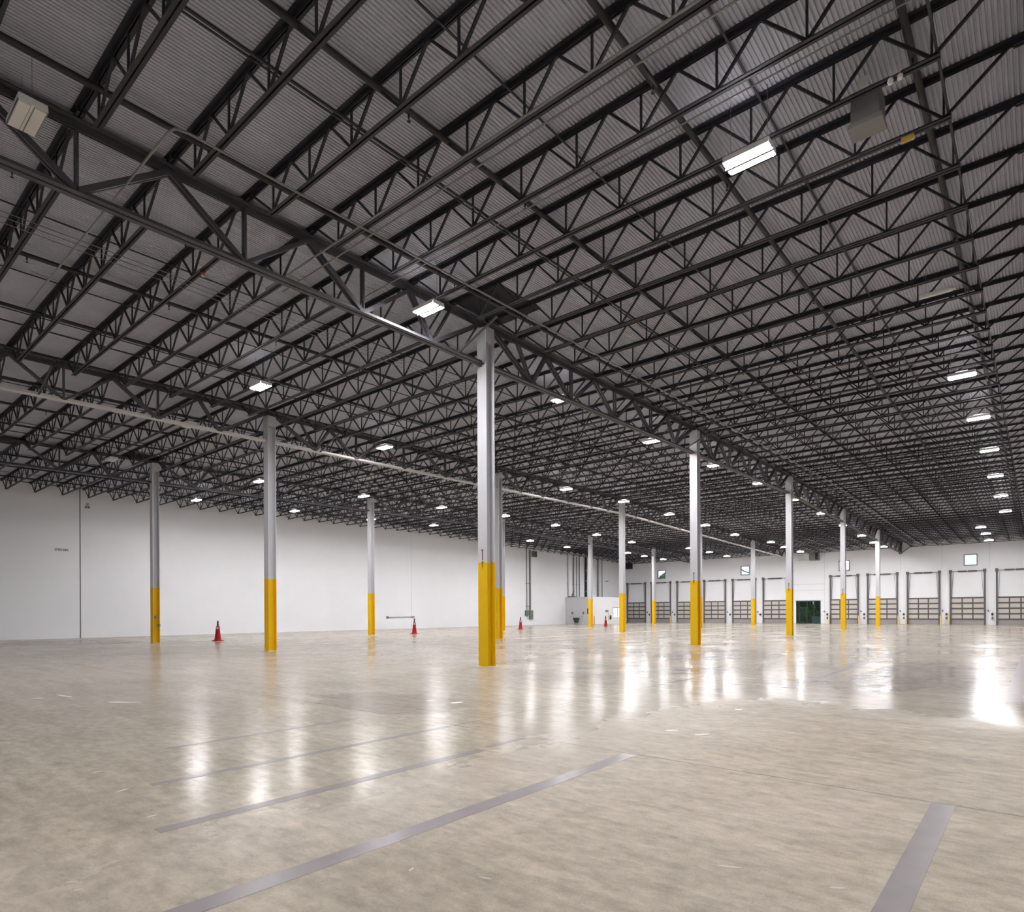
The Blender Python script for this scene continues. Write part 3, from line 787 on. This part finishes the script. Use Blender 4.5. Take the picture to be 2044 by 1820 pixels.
# ------------------------------------------------------------------ office box in the corner
t = thing('office_box', 'low white office box built into the far left corner of the hall', 'office box', (0, 0, 0))
RX0, RX1, RY0, RH = 56.7, 64.9, 33.0, 3.62
obj('end_panel', MB().box(RX0, RY0, 0, RX0 + 0.12, YW - 0.01, RH), M_OFFICE, t)
obj('front_panel', MB().box(RX0 + 0.12, RY0, 0, RX1, RY0 + 0.12, RH), M_OFFICE, t)
obj('rear_panel', MB().box(RX1 - 0.12, RY0 + 0.12, 0, RX1, YW - 0.01, RH), M_OFFICE, t)
obj('roof', MB().box(RX0 + 0.0, RY0 + 0.0, RH, RX1, YW - 0.01, RH + 0.05), M_OFFICE, t)
w = obj('lit_window', MB().box(62.15, RY0 - 0.02, 0.95, 64.1, RY0, 2.2), M_WIN, t); w['label'] = 'warm lit window of the office box'
obj('window_bar', MB().box(63.06, RY0 - 0.035, 0.95, 63.2, RY0 - 0.02, 2.25).box(62.05, RY0 - 0.03, 2.2, 64.2, RY0 - 0.001, 2.3), M_BOX, w)
t = thing('wall_sign', 'small dark sign on the front of the office box above the farthest cone', 'sign', (60.3, RY0, 1.75))
obj('sign_board', MB().box(-0.38, -0.02, -0.14, 0.38, -0.001, 0.14), M_BOX, t); obj('cord', MB().beam((0.4, -0.01, 0.1), (0.4, -0.01, -1.3), 0.03, 0.02), M_BOX, t)
t = thing('fire_extinguisher', 'dark fire extinguisher on the office box front right of the farthest cone', 'fire extinguisher', (61.1, RY0, 0.6))
obj('cylinder', MB().lathe([(0, 0), (0.12, 0.0), (0.12, 0.42), (0.05, 0.5), (0, 0.5)], 14, (0, -0.14, 0)), M_BLACK, t); obj('valve', MB().box(-0.06, -0.2, 0.5, 0.12, -0.08, 0.6), M_BOX, t)
t = thing('water_fountain', 'dark green basin fixed low on the end of the office box', 'basin', (RX0, 35.5, 0.18))
obj('basin', MB().add([(-0.36, -0.40, 0.62), (0, -0.40, 0.62), (0, 0.40, 0.62), (-0.36, 0.40, 0.62), (-0.2, -0.25, 0), (0, -0.25, 0), (0, 0.25, 0), (-0.2, 0.25, 0)],
                      [(0, 1, 2, 3), (4, 7, 6, 5), (0, 4, 5, 1), (1, 5, 6, 2), (2, 6, 7, 3), (3, 7, 4, 0)]), M_GREEN, t)
obj('rim', MB().box(-0.38, -0.43, 0.6, -0.001, 0.43, 0.68), M_BLACK, t)
for y, lab in ((36.2, 'left small dark holder on the end of the office box'), (34.4, 'right small dark holder on the end of the office box')):
    t = thing('wall_holder', lab, 'holder', (RX0, y, 1.5))
    obj('case', MB().box(-0.12, -0.1, -0.16, -0.001, 0.1, 0.16), M_BOX, t); obj('hook', MB().box(-0.06, 0.15, -0.5, -0.001, 0.3, -0.42), M_COND, t)
t = thing('roof_clutter', 'small dark bracket standing on the office box roof at its left end', 'bracket', (57.3, 36.7, RH + 0.05))
obj('lever', MB().beam((0, 0.1, 0.0), (0, -0.35, 0.85), 0.12, 0.12), M_BOX, t); obj('foot', MB().box(-0.2, -0.6, 0, 0.2, 0.55, 0.18), M_COND, t)
t = thing('electric_box', 'dark green box fixed to the column before the office box corner', 'electric box', (3 * SU, 2 * SV + FA + 0.001, 1.7))
obj('case', MB().box(-0.16, 0, -0.32, 0.16, 0.16, 0.32), M_BOXG, t); obj('cover', MB().box(-0.172, 0.02, -0.28, -0.16, 0.14, 0.28), M_DARK, t)

# ------------------------------------------------------------------ dock wall fittings
for (y0, y1, z0, z1, mm, lab, pipe) in ((9.06, 10.14, 8.15, 9.1, M_BOX, 'grey unit heater high above the glazed door', True), (36.1, 37.2, 8.35, 9.25, M_DARK, 'dark unit heater high in the hall corner', False)):
    t = thing('unit_heater', lab, 'heater', (XW, (y0 + y1) / 2, z0))
    w = (y1 - y0) / 2; h = z1 - z0
    obj('body', MB().box(-0.75, -w, 0, -0.001, w, h), mm, t)
    obj('grille', MB().box(-0.77, -w + 0.03, 0.05, -0.75, -w + 0.35, h - 0.05), M_DARK, t)
    obj('rod', MB().beam((-0.4, 0, h), (-0.4, 0, h + 0.3), 0.02, 0.02), M_BOX, t)
    if pipe:
        obj('vent_pipe', MB().tube([(-0.6, w, 0.15), (-0.6, w + 0.45, 0.12), (-0.3, w + 0.6, 0.1), (-0.3, w + 1.5, 0.1)], 0.06, 8), M_OFF, t)
        obj('flue_box', MB().box(-0.72, w + 0.001, 0.1, -0.4, w + 0.3, 0.75), M_OFF, t)
t = thing('girder_seat', 'dark bracket on the dock wall carrying the end of the near girder', 'bracket', (XW, 0.17, 8.35))
obj('post', MB().box(-0.3, -0.16, 0.0, -0.001, 0.12, 0.9), M_GIRD, t)
obj('knee', MB().beam((-0.15, -0.1, 0.1), (-0.15, -1.3, 1.0), 0.07, 0.07), M_GIRD, t)

# ------------------------------------------------------------------ floor tape and paint
def strip(name, x0, y0, x1, y1, m, label, cat, group=None, h=0.0015):
    tag(obj(name, MB().box(x0, y0, 0.0, x1, y1, h), m), label, cat, group)
strip('floor_tape', -12.6, -9.05, -7.45, -8.885, M_TAPE, 'wide grey tape stripe crossing the lower middle of the floor', 'floor tape')
strip('floor_tape', -11.75, -7.60, -8.30, -7.47, M_TAPE, 'grey tape stripe behind the widest one, lower left of the floor', 'floor tape')
strip('floor_tape', -8.15, -7.53, -7.5, -7.44, M_TAPE, 'short grey tape piece ending at the floor joint, below the tallest column', 'floor tape')
strip('floor_tape', -10.2, -11.90, -7.42, -11.745, M_TAPE, 'wide grey tape stripe at the lower right corner of the floor', 'floor tape')
strip('floor_tape', -11.3, -6.22, -7.5, -6.12, M_TAPE, 'faint grey tape stripe, third from the bottom on the left floor', 'floor tape')
strip('floor_tape', -10.6, -4.66, -7.9, -4.58, M_TAPE, 'faint thin grey tape stripe, fourth from the bottom on the left floor', 'floor tape')
strip('floor_tape', 0.2, -12.9, 14.5, -11.95, M_TAPE, 'broad dark grey band on the floor at the right frame edge', 'floor tape')
strip('floor_tape', -0.04, -8.50, 16.4, -8.36, M_TAPE, 'narrow dark stripe pointing at the far dock doors, right half of the floor', 'floor tape')
strip('paint_line', 14.9, 11.80, 56.0, 11.92, M_WHITE, 'long white floor line passing the middle row columns', 'floor line')
strip('paint_line', 44.5, -0.6, 44.65, 2.0, M_WHITE, 'short white floor line by the fourth near row column', 'floor line')
strip('paint_line', 29.8, -1.0, 29.9, 2.8, M_WHITE, 'short white floor line by the third near row column', 'floor line')
def scrap(pts, label, mm=M_WHITE, grp='white paint scraps on the floor', cat='paint scrap'):
    n = len(pts)
    vs = [(x, y, 0.0) for x, y in pts] + [(x, y, 0.0012) for x, y in pts]
    fs = [tuple(reversed(range(n))), tuple(range(n, 2 * n))] + [(k, (k + 1) % n, n + (k + 1) % n, n + k) for k in range(n)]
    tag(obj('paint_scrap', MB().add(vs, fs), mm), label, cat, grp)
def blob(cx, cy, lx, ly, ang=0.0):
    c, s_ = math.cos(ang), math.sin(ang); out = []
    for k in range(9):
        t_ = 2 * math.pi * k / 9; r = 0.75 + 0.35 * random.random()
        a, b = lx * r * math.cos(t_), ly * r * math.sin(t_)
        out.append((cx + a * c - b * s_, cy + a * s_ + b * c))
    return out
for (cx, cy, lx, ly, an, lab) in ((-9.5, 0.05, 0.36, 0.035, -0.83, 'longest white paint scrap on the left floor below the leftmost column'),
        (-9.55, 0.25, 0.22, 0.03, -0.83, 'white paint scrap just behind the longest one on the left floor'),
        (-9.93, 2.0, 0.38, 0.03, -1.45, 'white paint scrap farther left behind the longest one'),
        (-10.35, 2.0, 0.14, 0.05, -0.8, 'ragged white paint scrap nearest the left frame edge'),
        (-5.82, -4.62, 0.14, 0.06, -0.4, 'white paint scrap at the tip of the dark floor stain'),
        (-5.9, -4.05, 0.09, 0.03, -0.4, 'tiny white paint scrap behind the one at the stain tip'),
        (-3.55, -8.74, 0.07, 0.06, -0.6, 'white paint scrap right of the tallest column on the open floor'),
        (-5.85, -8.7, 0.10, 0.03, -0.6, 'white paint scrap below the second near row column'),
        (-5.86, -9.12, 0.12, 0.025, -0.6, 'white paint scrap right of the one below the second column')):
    scrap(blob(cx, cy, lx, ly, an), lab)

for (cx, cy, lx, ly, an) in ((-11.53, -6.16, 0.07, 0.02, 0.3), (-11.2, -6.21, 0.13, 0.012, 0.1), (-11.64, -7.14, 0.05, 0.02, 0.2), (-12.41, -8.08, 0.04, 0.02, -0.8), (-12.42, -8.23, 0.03, 0.015, -0.6),
                             (-10.82, -9.91, 0.06, 0.008, -1.3), (-11.02, -9.48, 0.03, 0.012, 0.4), (-9.74, -10.96, 0.09, 0.018, -1.2), (-9.64, -11.54, 0.05, 0.015, -1.0), (-11.46, -5.23, 0.05, 0.02, 0.2)):
    scrap(blob(cx, cy, lx, ly, an), 'pale chip in the concrete floor near the camera', M_CHIP, 'pale chips in the near floor', 'floor chip')

# ------------------------------------------------------------------ outdoors, seen through the panes
import mathutils.noise as mn
random.seed(11)
def tree(x, y, h, r, label):
    t = thing('tree', label, 'tree', (x, y, -1.1), 'trees outside the dock wall')
    obj('trunk', MB().lathe([(0.25, 0), (0.18, h * 0.5), (0.08, h * 0.8)], 10), M_BARK, t)
    mb = MB()
    for q in range(26):
        c = Vector((random.uniform(-r, r) * 0.7, random.uniform(-r, r) * 0.7, random.uniform(0.12 * h, h)))
        rr = random.uniform(0.25, 0.5) * r; vs, fs, N_, K = [], [], 7, 10
        for i in range(N_ + 1):
            for k in range(K):
                a, b = math.pi * i / N_, 2 * math.pi * k / K
                d = Vector((math.sin(a) * math.cos(b), math.sin(a) * math.sin(b), math.cos(a)))
                vs.append(c + d * rr * (1 + 0.5 * mn.noise(d * 2.5 + c)))
        for i in range(N_):
            for k in range(K): fs.append((i * K + k, i * K + (k + 1) % K, (i + 1) * K + (k + 1) % K, (i + 1) * K + k))
        mb.add(vs, fs)
    obj('crown', mb, M_LEAF, t)
tree(84.5, 13.0, 6.5, 2.6, 'dark green tree outside, seen through the left half of the glazed door')
tree(90.5, 7.6, 6.5, 2.6, 'dark green tree outside, seen through the right half of the glazed door')
tree(96.0, 12.5, 8.5, 3.2, 'dark green tree outside, farther back behind the glazed door')
tree(86.5, 38.5, 9.1, 1.6, 'green tree outside, seen in the lower left of the leftmost high window')
t = thing('storage_bin', 'pale blue bin outside, at the lower right behind the glazed door', 'bin', (77.5, 9.95, -1.1))
obj('tub', MB().add([(-0.8, -0.9, 0), (0.8, -0.9, 0), (0.8, 0.9, 0), (-0.8, 0.9, 0), (-0.9, -1.0, 1.9), (0.9, -1.0, 1.9), (0.9, 1.0, 1.9), (-0.9, 1.0, 1.9)],
                    [(0, 3, 2, 1), (4, 5, 6, 7), (0, 1, 5, 4), (1, 2, 6, 5), (2, 3, 7, 6), (3, 0, 4, 7)]), M_BLUE, t)
obj('lid', MB().box(-0.95, -1.05, 1.9, 0.95, 1.05, 2.0), M_BLUE, t)
t = thing('tree', 'bare dark tree outside, its branch crossing the second high window from the left', 'tree', (76.5, 21.6, -1.1), 'trees outside the dock wall')
obj('trunk', MB().lathe([(0.16, 0), (0.12, 5.0), (0.07, 10.5)], 10), M_BARK, t)
obj('branch', MB().tube([(0, 0, 9.3), (0, -0.8, 8.9), (0, -1.3, 8.75), (0, -1.7, 8.45), (0, -2.6, 8.2)], 0.07, 6), M_BARK, t)
